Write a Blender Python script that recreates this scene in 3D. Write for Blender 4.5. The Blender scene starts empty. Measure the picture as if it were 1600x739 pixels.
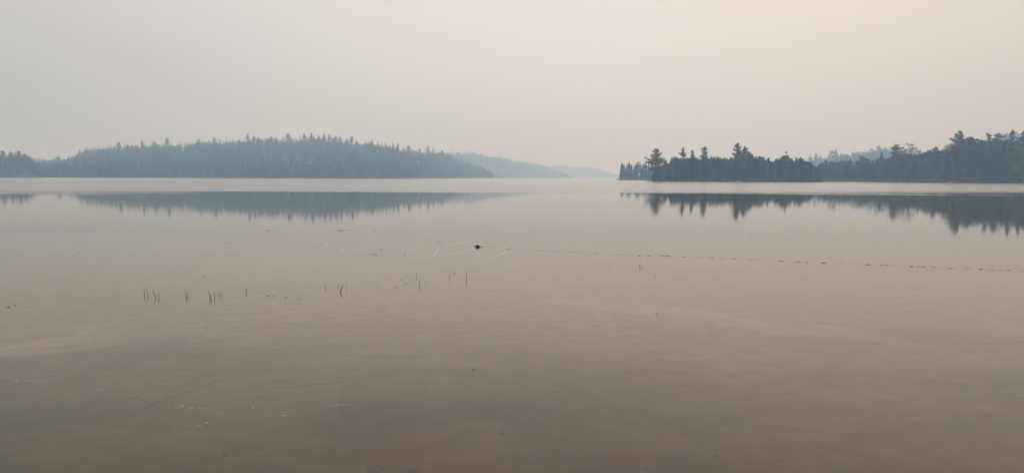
import bpy, math, random
import numpy as np
from mathutils import Vector, Matrix

R = math.radians
rng = np.random.default_rng(11)
random.seed(11)
sc = bpy.context.scene
col = sc.collection

# ------------------------------------------------------------------ camera
F = 1186.0                      # focal length in pixels of the 1600 px wide photograph
EYE = 2.0                       # metres above the lake
HOR_Y, HOR_SLOPE = 277.3, 0.0038
PITCH = math.atan((369.5 - HOR_Y) / F)
ROLL = math.atan(HOR_SLOPE)
_r0, _u0, _w = Vector((1, 0, 0)), Vector((0, math.sin(PITCH), math.cos(PITCH))), Vector((0, math.cos(PITCH), -math.sin(PITCH)))
_r = math.cos(ROLL) * _r0 + math.sin(ROLL) * _u0
_u = -math.sin(ROLL) * _r0 + math.cos(ROLL) * _u0
cam_d = bpy.data.cameras.new('camera')
cam = bpy.data.objects.new('camera', cam_d)
col.objects.link(cam)
cam.matrix_world = Matrix(((_r.x, _u.x, -_w.x, 0), (_r.y, _u.y, -_w.y, 0), (_r.z, _u.z, -_w.z, EYE), (0, 0, 0, 1)))
cam_d.sensor_width = 36.0
cam_d.lens = 36.0 * F / 1600.0
cam_d.clip_start = 0.05
cam_d.clip_end = 20000
sc.camera = cam


def ray(px, py):
    return (_r * ((px - 800) / F) + _u * ((369.5 - py) / F) + _w)


def on_plane(px, py, z=0.0):
    d = ray(px, py)
    t = (z - EYE) / d.z
    return Vector((d.x * t, d.y * t, z))


def hor(px):
    return HOR_Y + HOR_SLOPE * (px - 800)


def at(px, D, py=None):
    """ground position in the column px at distance D; z of the row py when given"""
    d = ray(px, hor(px) if py is None else py)
    k = D / d.y
    return Vector((d.x * k, D, EYE + d.z * k))


# ------------------------------------------------------------------ sky, sun, exposure
SUN_AZ, SUN_EL = R(12), R(50)      # to the right of the view, veiled by smoke
sun_dir = Vector((math.sin(SUN_AZ) * math.cos(SUN_EL), math.cos(SUN_AZ) * math.cos(SUN_EL), math.sin(SUN_EL)))
world = bpy.data.worlds.new('World')
sc.world = world
world.use_nodes = True
wt = world.node_tree
wt.nodes.clear()
w_out = wt.nodes.new('ShaderNodeOutputWorld')
w_bg = wt.nodes.new('ShaderNodeBackground')
w_sky = wt.nodes.new('ShaderNodeTexSky')
w_sky.sky_type = 'NISHITA'
w_sky.sun_disc = False
w_sky.sun_elevation = SUN_EL
w_sky.sun_rotation = SUN_AZ
w_sky.dust_density = 10
w_sky.air_density = 2
w_bg.inputs['Strength'].default_value = 0.1
tc = wt.nodes.new('ShaderNodeTexCoord')
dot = wt.nodes.new('ShaderNodeVectorMath'); dot.operation = 'DOT_PRODUCT'
wt.links.new(tc.outputs['Generated'], dot.inputs[0])
dot.inputs[1].default_value = sun_dir
mr = wt.nodes.new('ShaderNodeMapRange'); mr.interpolation_type = 'LINEAR'
mr.inputs['From Min'].default_value = 0.50
mr.inputs['From Max'].default_value = 1.0
wt.links.new(dot.outputs['Value'], mr.inputs['Value'])
smoke = wt.nodes.new('ShaderNodeMix'); smoke.data_type = 'RGBA'
smoke.inputs['A'].default_value = (5.02, 5.16, 5.17, 1)        # smoke away from the sun
smoke.inputs['B'].default_value = (11.0, 9.95, 9.6, 1)        # smoke towards the veiled sun
wt.links.new(mr.outputs['Result'], smoke.inputs['Factor'])
wmix = wt.nodes.new('ShaderNodeMix'); wmix.data_type = 'RGBA'
wmix.inputs['Factor'].default_value = 0.94
wt.links.new(w_sky.outputs['Color'], wmix.inputs['A'])
sx_ = wt.nodes.new('ShaderNodeSeparateXYZ'); wt.links.new(tc.outputs['Generated'], sx_.inputs[0])
mrx = wt.nodes.new('ShaderNodeMapRange'); mrx.inputs['From Min'].default_value = 0.0; mrx.inputs['From Max'].default_value = 0.6
wt.links.new(sx_.outputs['X'], mrx.inputs['Value'])
warm = wt.nodes.new('ShaderNodeMix'); warm.data_type = 'RGBA'; warm.blend_type = 'MULTIPLY'      # thicker, browner smoke to the right
warm.inputs['B'].default_value = (1.0, .96, .90, 1)
wt.links.new(mrx.outputs['Result'], warm.inputs['Factor']); wt.links.new(smoke.outputs['Result'], warm.inputs['A'])
wmp = wt.nodes.new('ShaderNodeMapping'); wmp.inputs['Scale'].default_value = (1.2, 1.2, 5)
wt.links.new(tc.outputs['Generated'], wmp.inputs['Vector'])
wnz = wt.nodes.new('ShaderNodeTexNoise'); wnz.inputs['Scale'].default_value = 2.2; wnz.inputs['Detail'].default_value = 5      # faint unevenness of the smoke
wt.links.new(wmp.outputs['Vector'], wnz.inputs['Vector'])
wmr = wt.nodes.new('ShaderNodeMapRange'); wmr.inputs['From Min'].default_value = .3; wmr.inputs['From Max'].default_value = .7
wmr.inputs['To Min'].default_value = .975; wmr.inputs['To Max'].default_value = 1.025
wt.links.new(wnz.outputs['Fac'], wmr.inputs['Value'])
wsc_ = wt.nodes.new('ShaderNodeVectorMath'); wsc_.operation = 'SCALE'
wt.links.new(warm.outputs['Result'], wsc_.inputs[0]); wt.links.new(wmr.outputs['Result'], wsc_.inputs['Scale'])
wt.links.new(wsc_.outputs['Vector'], wmix.inputs['B'])
wt.links.new(wmix.outputs['Result'], w_bg.inputs['Color'])
wt.links.new(w_bg.outputs['Background'], w_out.inputs['Surface'])

sun_d = bpy.data.lights.new('sun', 'SUN')
sun_d.energy = 1.2
sun_d.angle = R(25)
sun_d.color = (1.0, 0.93, 0.86)
sun = bpy.data.objects.new('sun', sun_d)
col.objects.link(sun)
sun.rotation_euler = sun_dir.to_track_quat('Z', 'Y').to_euler()
sun.location = (0, 0, 60)

sc.view_settings.view_transform = 'Standard'
sc.view_settings.look = 'None'
sc.view_settings.exposure = 0.0
sc.view_settings.gamma = 1.0
sc.cycles.use_denoising = True
sc.cycles.max_bounces = 8
sc.cycles.volume_bounces = 3
sc.cycles.transparent_max_bounces = 8
sc.cycles.sample_clamp_indirect = 10


# ------------------------------------------------------------------ helpers
def tag(o, label=None, cat=None, group=None, kind=None):
    for k, v in (('label', label), ('category', cat), ('group', group), ('kind', kind)):
        if v:
            o[k] = v
    return o


def mesh_from(name, v, f, smooth=False):
    """v (n,3) array, f list / array of triangles or quads (uniform size)"""
    v = np.asarray(v, np.float32).reshape(-1, 3)
    f = np.asarray(f, np.int32)
    me = bpy.data.meshes.new(name)
    k = f.shape[1]
    me.vertices.add(len(v)); me.vertices.foreach_set('co', v.ravel())
    me.loops.add(f.size); me.loops.foreach_set('vertex_index', f.ravel())
    me.polygons.add(len(f))
    me.polygons.foreach_set('loop_start', np.arange(0, f.size, k, dtype=np.int32))
    if smooth:
        me.polygons.foreach_set('use_smooth', np.ones(len(f), bool))
    me.update(calc_edges=True)
    me.validate()
    return me


def link(name, data, parent=None, mat=None):
    o = bpy.data.objects.new(name, data)
    col.objects.link(o)
    if parent:
        o.parent = parent
    if mat and data and not data.materials:
        data.materials.append(mat)
    return o


def nrm(a):
    return a / np.maximum(np.linalg.norm(a, axis=-1, keepdims=True), 1e-9)


def tube(pts, radii, n=6, cap=True):
    """quads of a tube along pts, rings of n"""
    pts = np.asarray(pts, float); radii = np.broadcast_to(np.asarray(radii, float), (len(pts),))
    tan = nrm(np.gradient(pts, axis=0))
    ref = np.where(np.abs(tan[:, 2:3]) > 0.9, np.array([[1.0, 0, 0]]), np.array([[0, 0, 1.0]]))
    a = nrm(np.cross(tan, ref)); b = np.cross(tan, a)
    th = np.linspace(0, 2 * np.pi, n, endpoint=False)
    ring = pts[:, None] + radii[:, None, None] * (np.cos(th)[None, :, None] * a[:, None] + np.sin(th)[None, :, None] * b[:, None])
    v = ring.reshape(-1, 3)
    q = []
    for i in range(len(pts) - 1):
        for j in range(n):
            q.append((i * n + j, i * n + (j + 1) % n, (i + 1) * n + (j + 1) % n, (i + 1) * n + j))
    if cap:
        base = len(v)
        v = np.vstack([v, pts[0], pts[-1]])
        for j in range(n):
            q.append((base, (j + 1) % n, j, j))
            k = (len(pts) - 1) * n
            q.append((base + 1, k + j, k + (j + 1) % n, k + (j + 1) % n))
    t = []
    for a_, b_, c_, d_ in q:
        t.append((a_, b_, c_))
        if d_ != c_ and d_ != a_:
            t.append((a_, c_, d_))
    return v, np.array(t)


class MB:
    def __init__(self):
        self.v, self.f, self.n = [], [], 0

    def add(self, v, f):
        v = np.asarray(v, float).reshape(-1, 3)
        self.v.append(v); self.f.append(np.asarray(f) + self.n); self.n += len(v)

    def mesh(self, name, smooth=False):
        return mesh_from(name, np.vstack(self.v), np.vstack(self.f), smooth)


def leaf_tris(centres, size, flat=0.0):
    """one randomly turned triangle at each centre; flat squeezes it towards horizontal"""
    n = len(centres)
    size = np.broadcast_to(np.asarray(size, float), (n,))[:, None]
    a = rng.normal(size=(n, 3)); a[:, 2] *= (1 - flat); a = nrm(a)
    b = rng.normal(size=(n, 3)); b[:, 2] *= (1 - flat); b = nrm(b - a * (a * b).sum(1, keepdims=True))
    s = size * rng.uniform(.7, 1.3, (n, 1))
    v = np.stack([centres + a * s, centres - a * s * .5 + b * s * .75, centres - a * s * .5 - b * s * .75], 1)
    return v.reshape(-1, 3), np.arange(3 * n).reshape(-1, 3)


# ------------------------------------------------------------------ materials
def new_mat(name):
    m = bpy.data.materials.new(name)
    m.use_nodes = True
    nt = m.node_tree
    return m, nt, nt.nodes['Principled BSDF']


def plain(name, c, rough=.8, var=.25, scale=30.0, spec=.3):
    m, nt, p = new_mat(name)
    p.inputs['Roughness'].default_value = rough
    p.inputs['Specular IOR Level'].default_value = spec
    tcn = nt.nodes.new('ShaderNodeTexCoord')
    nz = nt.nodes.new('ShaderNodeTexNoise'); nz.inputs['Scale'].default_value = scale; nz.inputs['Detail'].default_value = 4
    nt.links.new(tcn.outputs['Object'], nz.inputs['Vector'])
    rp = nt.nodes.new('ShaderNodeValToRGB')
    rp.color_ramp.elements[0].position = .3; rp.color_ramp.elements[1].position = .7
    rp.color_ramp.elements[0].color = tuple(x * (1 - var) for x in c) + (1,)
    rp.color_ramp.elements[1].color = tuple(min(1, x * (1 + var)) for x in c) + (1,)
    nt.links.new(nz.outputs['Fac'], rp.inputs['Fac'])
    nt.links.new(rp.outputs['Color'], p.inputs['Base Color'])
    return m


def foliage(name, ca, cb, attr=False):
    m, nt, p = new_mat(name)
    p.inputs['Roughness'].default_value = .75
    p.inputs['Specular IOR Level'].default_value = .15
    mx = nt.nodes.new('ShaderNodeMix'); mx.data_type = 'RGBA'
    mx.inputs['A'].default_value = ca + (1,); mx.inputs['B'].default_value = cb + (1,)
    if attr:
        at_ = nt.nodes.new('ShaderNodeAttribute'); at_.attribute_name = 'tint'
        src = at_.outputs['Fac']
    else:
        oi = nt.nodes.new('ShaderNodeObjectInfo'); src = oi.outputs['Random']
    geo = nt.nodes.new('ShaderNodeNewGeometry')
    nz = nt.nodes.new('ShaderNodeTexNoise'); nz.inputs['Scale'].default_value = .3; nz.inputs['Detail'].default_value = 4
    nt.links.new(geo.outputs['Position'], nz.inputs['Vector'])
    ad = nt.nodes.new('ShaderNodeMath'); ad.operation = 'MULTIPLY_ADD'
    nt.links.new(nz.outputs['Fac'], ad.inputs[0]); ad.inputs[1].default_value = .9
    sb = nt.nodes.new('ShaderNodeMath'); sb.operation = 'MULTIPLY_ADD'
    nt.links.new(src, sb.inputs[0]); sb.inputs[1].default_value = 1.0; sb.inputs[2].default_value = -.5
    nt.links.new(sb.outputs[0], ad.inputs[2])
    ad.use_clamp = True
    nt.links.new(ad.outputs[0], mx.inputs['Factor'])
    nt.links.new(mx.outputs['Result'], p.inputs['Base Color'])
    return m


M = {}
M['pine'] = foliage('pine_needles', (.02, .032, .018), (.065, .09, .042))
M['spruce'] = foliage('spruce_needles', (.012, .02, .012), (.10, .135, .05))
M['broad'] = foliage('broad_leaves', (.018, .028, .012), (.13, .165, .055))
M['forest'] = foliage('forest_leaves', (.014, .024, .014), (.12, .155, .055), attr=True)
M['bark'] = plain('bark', (.09, .07, .055), .9, .4, 2.0)
M['soil'] = plain('forest_floor', (.07, .06, .04), .95, .4, .15)
M['rock'] = plain('shore_rock', (.45, .41, .37), .85, .4, 1.2)
M['sedge'] = plain('sedge', (.12, .12, .055), .85, .4, .8)
M['reed'] = plain('reed', (.075, .07, .045), .7, .35, 40)
M['rope'] = plain('rope', (.55, .47, .20), .8, .3, 8)
M['dash'] = plain('float_bead', (.26, .19, .08), .7, .4, 10)
M['black'] = plain('black_rubber', (.015, .015, .017), .45, .3, 20)
M['pale'] = plain('pale_line', (.43, .41, .36), .8, .15, 5)
M['leaf'] = plain('dead_leaf', (.07, .05, .03), .7, .4, 30)
M['foam'] = plain('foam', (.52, .50, .44), .8, .25, 60)
M['stick'] = plain('sunken_stick', (.016, .012, .008), .9, .35, 20)
M['stone'] = plain('stone', (.014, .011, .009), .9, .4, 15)

# ------------------------------------------------------------------ lake bed
def polyline_dist(P, line):
    d = np.full(len(P), 1e9); line = np.asarray(line, float)
    for a, b in zip(line[:-1], line[1:]):
        ab = b - a
        t = np.clip(((P - a) @ ab) / (ab @ ab), 0, 1)
        d = np.minimum(d, np.linalg.norm(P - (a + t[:, None] * ab), axis=1))
    return d


def bed_z(x, y):
    z = np.interp(y, [-60, -3, 0, 3.2, 6, 15, 40, 120, 400], [3.0, .9, .35, -.10, -.30, -.62, -1.5, -3.5, -5.0])
    return z + .03 * np.sin(x * .7 + y * .33) * np.clip((y - 4) / 6, 0, 1)


def wave_noise(P, scale, seed, n=7):
    """smooth pseudo noise from a few sines, about -1..1"""
    g = np.random.default_rng(seed)
    s = np.zeros(len(P))
    for _ in range(n):
        k = g.normal(size=2) * scale; s += np.sin(P @ k + g.uniform(0, 6.28))
    return s / math.sqrt(n)


ys = np.concatenate([[-60, -20, -6, -2], np.arange(0, 12, .12), np.arange(12, 30, .3), np.geomspace(30, 5300, 36)])
xs = np.concatenate([-np.geomspace(4100, 16, 22), np.arange(-15, 15.01, .15), np.geomspace(16, 4100, 22)])
X, Y = np.meshgrid(xs, ys)
P2 = np.stack([X.ravel(), Y.ravel()], 1)
Z = bed_z(P2[:, 0], P2[:, 1])
nx, ny = len(xs), len(ys)
idx = np.arange(nx * ny).reshape(ny, nx)
quads = np.stack([idx[:-1, :-1], idx[:-1, 1:], idx[1:, 1:], idx[1:, :-1]], -1).reshape(-1, 4)
bed_me = mesh_from('lake_bed', np.column_stack([P2, Z]), quads, True)
# bottom colours: brown, darker towards the shore, sand farther out, algae in patches
near_brown = np.array([.046, .032, .003]); sand = np.array([.24, .203, .172]); algae = np.array([.105, .098, .006])
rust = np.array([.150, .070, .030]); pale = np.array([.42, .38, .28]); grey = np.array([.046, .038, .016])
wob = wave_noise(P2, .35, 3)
f_far = np.clip((P2[:, 1] + 1.2 * wob + .10 * np.clip(P2[:, 0], -12, 12) - 4.9) / 9.5, 0, 1)
f_far = f_far * f_far * (3 - 2 * f_far)
C = near_brown + (sand - near_brown) * f_far[:, None]


def blend(c, w):
    global C
    C = C + (c - C) * np.clip(w, 0, 1)[:, None]


def patch(c, px, py, rx, ry, k=.7, z=-.35):
    o = on_plane(px, py, z); e = on_plane(px + rx, py, z); t = on_plane(px, py - ry, z)
    sx = abs(e.x - o.x); sy = abs(t.y - o.y)
    d = np.sqrt(((P2[:, 0] - o.x) / sx) ** 2 + ((P2[:, 1] - o.y) / sy) ** 2) + .25 * wave_noise(P2, 2.2 / max(sx, .3), int(px))
    blend(c, k * np.clip((1.2 - d) * 1.6, 0, 1))


near = 1 - .85 * f_far
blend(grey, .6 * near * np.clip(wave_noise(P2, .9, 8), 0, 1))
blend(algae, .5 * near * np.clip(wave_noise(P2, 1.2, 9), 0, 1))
patch(algae * 1.3, 480, 570, 240, 60, .8)
patch(algae * 1.1, 380, 640, 120, 30, .7)
patch(algae, 230, 690, 260, 45, .8)
patch(algae, 1130, 680, 150, 50, .8)
patch(algae, 1450, 715, 160, 30, .7)
patch(algae, 950, 640, 120, 30, .5)
patch(grey, 600, 650, 130, 45, .7)
patch(grey, 780, 660, 110, 55, .6)
patch(grey, 1000, 680, 120, 60, .5)
patch(rust, 1320, 670, 110, 50, .45)
patch(rust, 1190, 715, 100, 28, .3)
patch(rust * 1.05, 700, 715, 120, 45, .35)
patch(rust * .85, 950, 725, 110, 20, .25)
patch(np.array([.12, .09, .04]), 1500, 690, 160, 60, .6)
patch(sand * 1.2, 70, 525, 90, 20, .8)
patch(algae * 1.5, 880, 560, 160, 26, .5)
patch(sand * .75, 620, 560, 200, 22, .5)
patch(algae * 1.2, 700, 600, 160, 24, .5)
patch(sand * .9, 60, 565, 70, 25, .5)
patch(sand, 505, 597, 40, 5, .6)
for pts, wdt, k in (([(880, 457), (960, 472), (1070, 480), (1150, 497), (1230, 512), (1330, 520), (1450, 550), (1600, 585)], .42, .55),
                    ([(1200, 520), (1300, 522), (1420, 545)], .30, .3),
                    ([(20, 545), (110, 530), (130, 505)], .3, .35)):
    ln = [tuple(on_plane(a, b, -.5).xy) for a, b in pts]
    d = polyline_dist(P2 + .12 * np.stack([wave_noise(P2, 2.0, 21), wave_noise(P2, 2.0, 22)], 1), ln)
    blend(pale, k * (.75 + .45 * wave_noise(P2, .9, 31)) * np.exp(-(d / (wdt * (1 + .35 * wave_noise(P2, .7, 33)))) ** 2))
near2 = np.clip((13 - P2[:, 1]) / 6, 0, 1)
blend(np.array([.120, .102, .016]), .65 * near2 * np.clip(wave_noise(P2, 2.4, 41) - .25, 0, 1))      # tan and olive mottling of the shallows
blend(np.array([.030, .028, .006]), .4 * near2 * np.clip(wave_noise(P2, 2.9, 42) - .35, 0, 1))
blend(np.array([.135, .125, .025]), .6 * near2 * np.clip(wave_noise(P2, 5.5, 43) - .6, 0, 1))
blend(np.array([.030, .032, .026]), np.clip((P2[:, 1] - 26) / 26, 0, 1))                              # light lost with depth of water, put into the bed colour
C = C * (.80 + .08 * f_far[:, None])
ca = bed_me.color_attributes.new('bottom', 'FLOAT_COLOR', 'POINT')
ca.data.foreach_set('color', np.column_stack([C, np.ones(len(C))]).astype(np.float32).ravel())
bm_, nt, p = new_mat('lake_bottom')
a_ = nt.nodes.new('ShaderNodeVertexColor'); a_.layer_name = 'bottom'
geo = nt.nodes.new('ShaderNodeNewGeometry')
n1 = nt.nodes.new('ShaderNodeTexNoise'); n1.inputs['Scale'].default_value = 3.2; n1.inputs['Detail'].default_value = 8; n1.inputs['Roughness'].default_value = .7
nt.links.new(geo.outputs['Position'], n1.inputs['Vector'])
mrg = nt.nodes.new('ShaderNodeMapRange'); mrg.inputs['From Min'].default_value = .25; mrg.inputs['From Max'].default_value = .75
mrg.inputs['To Min'].default_value = .45; mrg.inputs['To Max'].default_value = 1.5
nt.links.new(n1.outputs['Fac'], mrg.inputs['Value'])
mul = nt.nodes.new('ShaderNodeVectorMath'); mul.operation = 'SCALE'
nt.links.new(a_.outputs['Color'], mul.inputs[0]); nt.links.new(mrg.outputs['Result'], mul.inputs['Scale'])
nt.links.new(mul.outputs['Vector'], p.inputs['Base Color'])
p.inputs['Roughness'].default_value = .95; p.inputs['Specular IOR Level'].default_value = 0
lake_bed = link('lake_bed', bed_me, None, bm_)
tag(lake_bed, 'brown lake bottom with olive and rust patches and a pale sand streak', 'lake bed', kind='structure')

# ------------------------------------------------------------------ water
wm, nt, p = new_mat('lake_water')
nt.nodes.remove(p)
out = nt.nodes['Material Output']
geo = nt.nodes.new('ShaderNodeNewGeometry')
sep = nt.nodes.new('ShaderNodeSeparateXYZ'); nt.links.new(geo.outputs['Position'], sep.inputs[0])
# wind-ruffled water begins about 110 m out, its edge drawn out in streaks
mp = nt.nodes.new('ShaderNodeMapping'); mp.inputs['Scale'].default_value = (.012, .06, 1)
nt.links.new(geo.outputs['Position'], mp.inputs['Vector'])
ne = nt.nodes.new('ShaderNodeTexNoise'); ne.inputs['Scale'].default_value = 1; ne.inputs['Detail'].default_value = 5
nt.links.new(mp.outputs['Vector'], ne.inputs['Vector'])
edge = nt.nodes.new('ShaderNodeMath'); edge.operation = 'MULTIPLY_ADD'
nt.links.new(ne.outputs['Fac'], edge.inputs[0]); edge.inputs[1].default_value = 84; nt.links.new(sep.outputs['Y'], edge.inputs[2])
ex = nt.nodes.new('ShaderNodeMath'); ex.operation = 'MULTIPLY_ADD'      # the calm reaches farther on the right
nt.links.new(sep.outputs['X'], ex.inputs[0]); ex.inputs[1].default_value = -.16; nt.links.new(edge.outputs[0], ex.inputs[2])
ruf = nt.nodes.new('ShaderNodeMapRange'); ruf.interpolation_type = 'SMOOTHSTEP'
ruf.inputs['From Min'].default_value = 128; ruf.inputs['From Max'].default_value = 160
nt.links.new(ex.outputs[0], ruf.inputs['Value'])
# cat's paws: faint streaks on the calm
mp2 = nt.nodes.new('ShaderNodeMapping'); mp2.inputs['Scale'].default_value = (.03, .22, 1)
nt.links.new(geo.outputs['Position'], mp2.inputs['Vector'])
nc = nt.nodes.new('ShaderNodeTexNoise'); nc.inputs['Scale'].default_value = 1; nc.inputs['Detail'].default_value = 6
nt.links.new(mp2.outputs['Vector'], nc.inputs['Vector'])
cat = nt.nodes.new('ShaderNodeMapRange'); cat.inputs['From Min'].default_value = .5; cat.inputs['From Max'].default_value = .8
cat.inputs['To Min'].default_value = .017; cat.inputs['To Max'].default_value = .06
nt.links.new(nc.outputs['Fac'], cat.inputs['Value'])
rmix = nt.nodes.new('ShaderNodeMix'); rmix.data_type = 'FLOAT'
nt.links.new(ruf.outputs['Result'], rmix.inputs['Factor']); nt.links.new(cat.outputs['Result'], rmix.inputs['A']); rmix.inputs['B'].default_value = .16
# small ripples
mp3 = nt.nodes.new('ShaderNodeMapping'); mp3.inputs['Scale'].default_value = (1.6, 4.5, 1)
nt.links.new(geo.outputs['Position'], mp3.inputs['Vector'])
nr = nt.nodes.new('ShaderNodeTexNoise'); nr.inputs['Scale'].default_value = 1.5; nr.inputs['Detail'].default_value = 4
nt.links.new(mp3.outputs['Vector'], nr.inputs['Vector'])
bump = nt.nodes.new('ShaderNodeBump'); bump.inputs['Strength'].default_value = .11; bump.inputs['Distance'].default_value = .006
nt.links.new(nr.outputs['Fac'], bump.inputs['Height'])
bst = nt.nodes.new('ShaderNodeMapRange'); bst.inputs['From Min'].default_value = 5; bst.inputs['From Max'].default_value = 26
bst.inputs['To Min'].default_value = .24; bst.inputs['To Max'].default_value = .09
nt.links.new(sep.outputs['Y'], bst.inputs['Value']); nt.links.new(bst.outputs['Result'], bump.inputs['Strength'])
# wind waves on the far water: their own slopes
mp4 = nt.nodes.new('ShaderNodeMapping'); mp4.inputs['Scale'].default_value = (1.1, 2.6, 1)
nt.links.new(geo.outputs['Position'], mp4.inputs['Vector'])
nw = nt.nodes.new('ShaderNodeTexNoise'); nw.inputs['Scale'].default_value = 1; nw.inputs['Detail'].default_value = 4; nw.inputs['Roughness'].default_value = .6
nt.links.new(mp4.outputs['Vector'], nw.inputs['Vector'])
wv = nt.nodes.new('ShaderNodeVectorMath'); wv.operation = 'SUBTRACT'; wv.inputs[1].default_value = (.5, .5, .5)
nt.links.new(nw.outputs['Color'], wv.inputs[0])
wamp = nt.nodes.new('ShaderNodeMath'); wamp.operation = 'MULTIPLY'; wamp.inputs[1].default_value = 1.25
nt.links.new(ruf.outputs['Result'], wamp.inputs[0])
wxy = nt.nodes.new('ShaderNodeVectorMath'); wxy.operation = 'MULTIPLY'; wxy.inputs[1].default_value = (.5, 1, 0)
nt.links.new(wv.outputs['Vector'], wxy.inputs[0])
wsc = nt.nodes.new('ShaderNodeVectorMath'); wsc.operation = 'SCALE'
nt.links.new(wxy.outputs['Vector'], wsc.inputs[0]); nt.links.new(wamp.outputs[0], wsc.inputs['Scale'])
wad = nt.nodes.new('ShaderNodeVectorMath'); wad.operation = 'ADD'
nt.links.new(wsc.outputs['Vector'], wad.inputs[0]); nt.links.new(bump.outputs['Normal'], wad.inputs[1])
wno = nt.nodes.new('ShaderNodeVectorMath'); wno.operation = 'NORMALIZE'
nt.links.new(wad.outputs['Vector'], wno.inputs[0])
fr = nt.nodes.new('ShaderNodeFresnel'); fr.inputs['IOR'].default_value = 1.333
nt.links.new(wno.outputs['Vector'], fr.inputs['Normal'])
gl = nt.nodes.new('ShaderNodeBsdfGlossy'); gl.distribution = 'MULTI_GGX'
gl.inputs['Color'].default_value = (.97, .95, .93, 1)
nt.links.new(rmix.outputs['Result'], gl.inputs['Roughness']); nt.links.new(wno.outputs['Vector'], gl.inputs['Normal'])
tr = nt.nodes.new('ShaderNodeBsdfTransparent'); tr.inputs['Color'].default_value = (.94, .87, .66, 1)
ms = nt.nodes.new('ShaderNodeMixShader')
nt.links.new(fr.outputs['Fac'], ms.inputs['Fac']); nt.links.new(tr.outputs[0], ms.inputs[1]); nt.links.new(gl.outputs[0], ms.inputs[2])
nt.links.new(ms.outputs[0], out.inputs['Surface'])
water = link('lake_water', mesh_from('lake_water', [(-4100, -1, 0), (4100, -1, 0), (4100, 5300, 0), (-4100, 5300, 0)], [(0, 1, 2, 3)]), None, wm)
tag(water, 'calm clear lake water, glassy near and wind-ruffled far out', 'water', kind='structure')

# ------------------------------------------------------------------ land
def landform(name, label, top, d_shore, d_ridge, tree_h, back, nv=14):
    """top: (px, py of the tree tops); distances are numbers or functions of px"""
    top = np.asarray(top, float)
    us = np.arange(top[0, 0], top[-1, 0] + .1, 6.0)
    tops = np.interp(us, top[:, 0], top[:, 1])
    ds = np.array([d_shore(u) if callable(d_shore) else d_shore for u in us], float)
    ds = ds * (1 + .008 * np.sin(us * .11) + .006 * np.sin(us * .27 + 1))
    dr = np.array([d_ridge(u) if callable(d_ridge) else d_ridge for u in us], float)
    hr = np.array([at(u, d, t).z for u, d, t in zip(us, dr, tops)]) - tree_h
    hr = np.maximum(hr, .6)
    ts = np.concatenate([[-.04, 0, .012], np.linspace(.06, 1, nv), [1.3, 1.8]])
    V = np.zeros((len(ts), len(us), 3))
    for i, t in enumerate(ts):
        d = ds + (dr - ds) * min(t, 1) + (max(t - 1, 0) * back)
        if t <= 0:
            z = np.full(len(us), -1.2 if t < 0 else -.15)
        elif t < .02:
            z = np.full(len(us), .45)
        elif t <= 1:
            z = .45 + (hr - .45) * (t ** .85)
        else:
            z = hr * (1.8 - t) / .8 * .9 - .4
        z = z + (.05 * hr * np.sin(us * .07 + 5 * t) if 0.1 < t < .95 else 0)
        for j, u in enumerate(us):
            p_ = at(u, d[j]); V[i, j] = (p_.x, p_.y, z[j])
    n, m = V.shape[:2]
    ii = np.arange(n * m).reshape(n, m)
    q = np.stack([ii[:-1, :-1], ii[:-1, 1:], ii[1:, 1:], ii[1:, :-1]], -1).reshape(-1, 4)
    o = link(name, mesh_from(name, V.reshape(-1, 3), q, True), None, M['soil'])
    tag(o, label, 'hill', kind='structure')

    def where(u, t):
        """surface point at column px u and depth fraction t"""
        a = np.interp(u, us, np.arange(m)); j = int(min(a, m - 2)); fu = a - j
        b = np.interp(t, ts, np.arange(n)); i = int(min(b, n - 2)); ft = b - i
        s = (V[i, j] * (1 - fu) + V[i, j + 1] * fu) * (1 - ft) + (V[i + 1, j] * (1 - fu) + V[i + 1, j + 1] * fu) * ft
        return Vector(s)
    where.us = us; where.tops = tops; where.ds = ds; where.dr = dr
    return where


LEFT_TOP = [(-520, 272), (-420, 257), (-300, 250), (-160, 250), (-60, 244), (20, 246), (60, 251), (100, 248), (116, 244), (130, 237), (150, 232), (170, 229), (190, 226), (225, 228), (240, 226), (260, 222), (285, 225),
            (310, 223), (335, 219), (360, 220), (385, 217), (420, 217), (450, 215), (480, 214), (505, 213), (530, 215), (550, 220), (580, 223), (600, 226), (620, 229),
            (640, 232), (660, 235), (680, 236), (700, 240), (715, 246), (730, 252), (748, 258), (764, 267), (776, 276)]
hill_left = landform('hill_left', 'broad wooded hill across the left half of the lake', LEFT_TOP, lambda u: np.interp(u, [560, 640, 776], [850, 930, 1600]), lambda u: np.interp(u, [560, 640, 776], [1250, 1280, 1700]), 15, 320)
SECOND_TOP = [(660, 246), (700, 238), (735, 237), (755, 242), (780, 246), (800, 249), (820, 253), (840, 256), (855, 261), (870, 266), (885, 272), (897, 278)]
hill_second = landform('hill_second', 'paler wooded ridge behind the broad left hill', SECOND_TOP, lambda u: np.interp(u, [700, 897], [2050, 2900]), lambda u: np.interp(u, [700, 897], [2350, 3050]), 15, 320)
THIRD_TOP = [(800, 270), (830, 263), (850, 260), (870, 258), (900, 259), (925, 261), (945, 266), (960, 272), (970, 278)]
hill_third = landform('hill_third', 'faint farthest hill at the end of the lake', THIRD_TOP, 4000, 4300, 15, 500)
EDGE_TOP = [(-480, 271), (-380, 248), (-280, 233), (-170, 228), (-60, 232), (0, 235), (15, 238), (28, 237), (40, 240), (50, 245), (58, 254), (66, 266), (72, 275)]
shore_left = landform('shore_left', 'nearer wooded shore at the left edge', EDGE_TOP, 760, 880, 15, 150)
CLUMP_TOP = [(966, 258), (972, 254), (997, 253), (1020, 254), (1050, 254), (1080, 262)]
point_far = landform('point_far', 'low hazy point behind the tip of the dark point', CLUMP_TOP, 700, 760, 15, 60)
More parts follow.
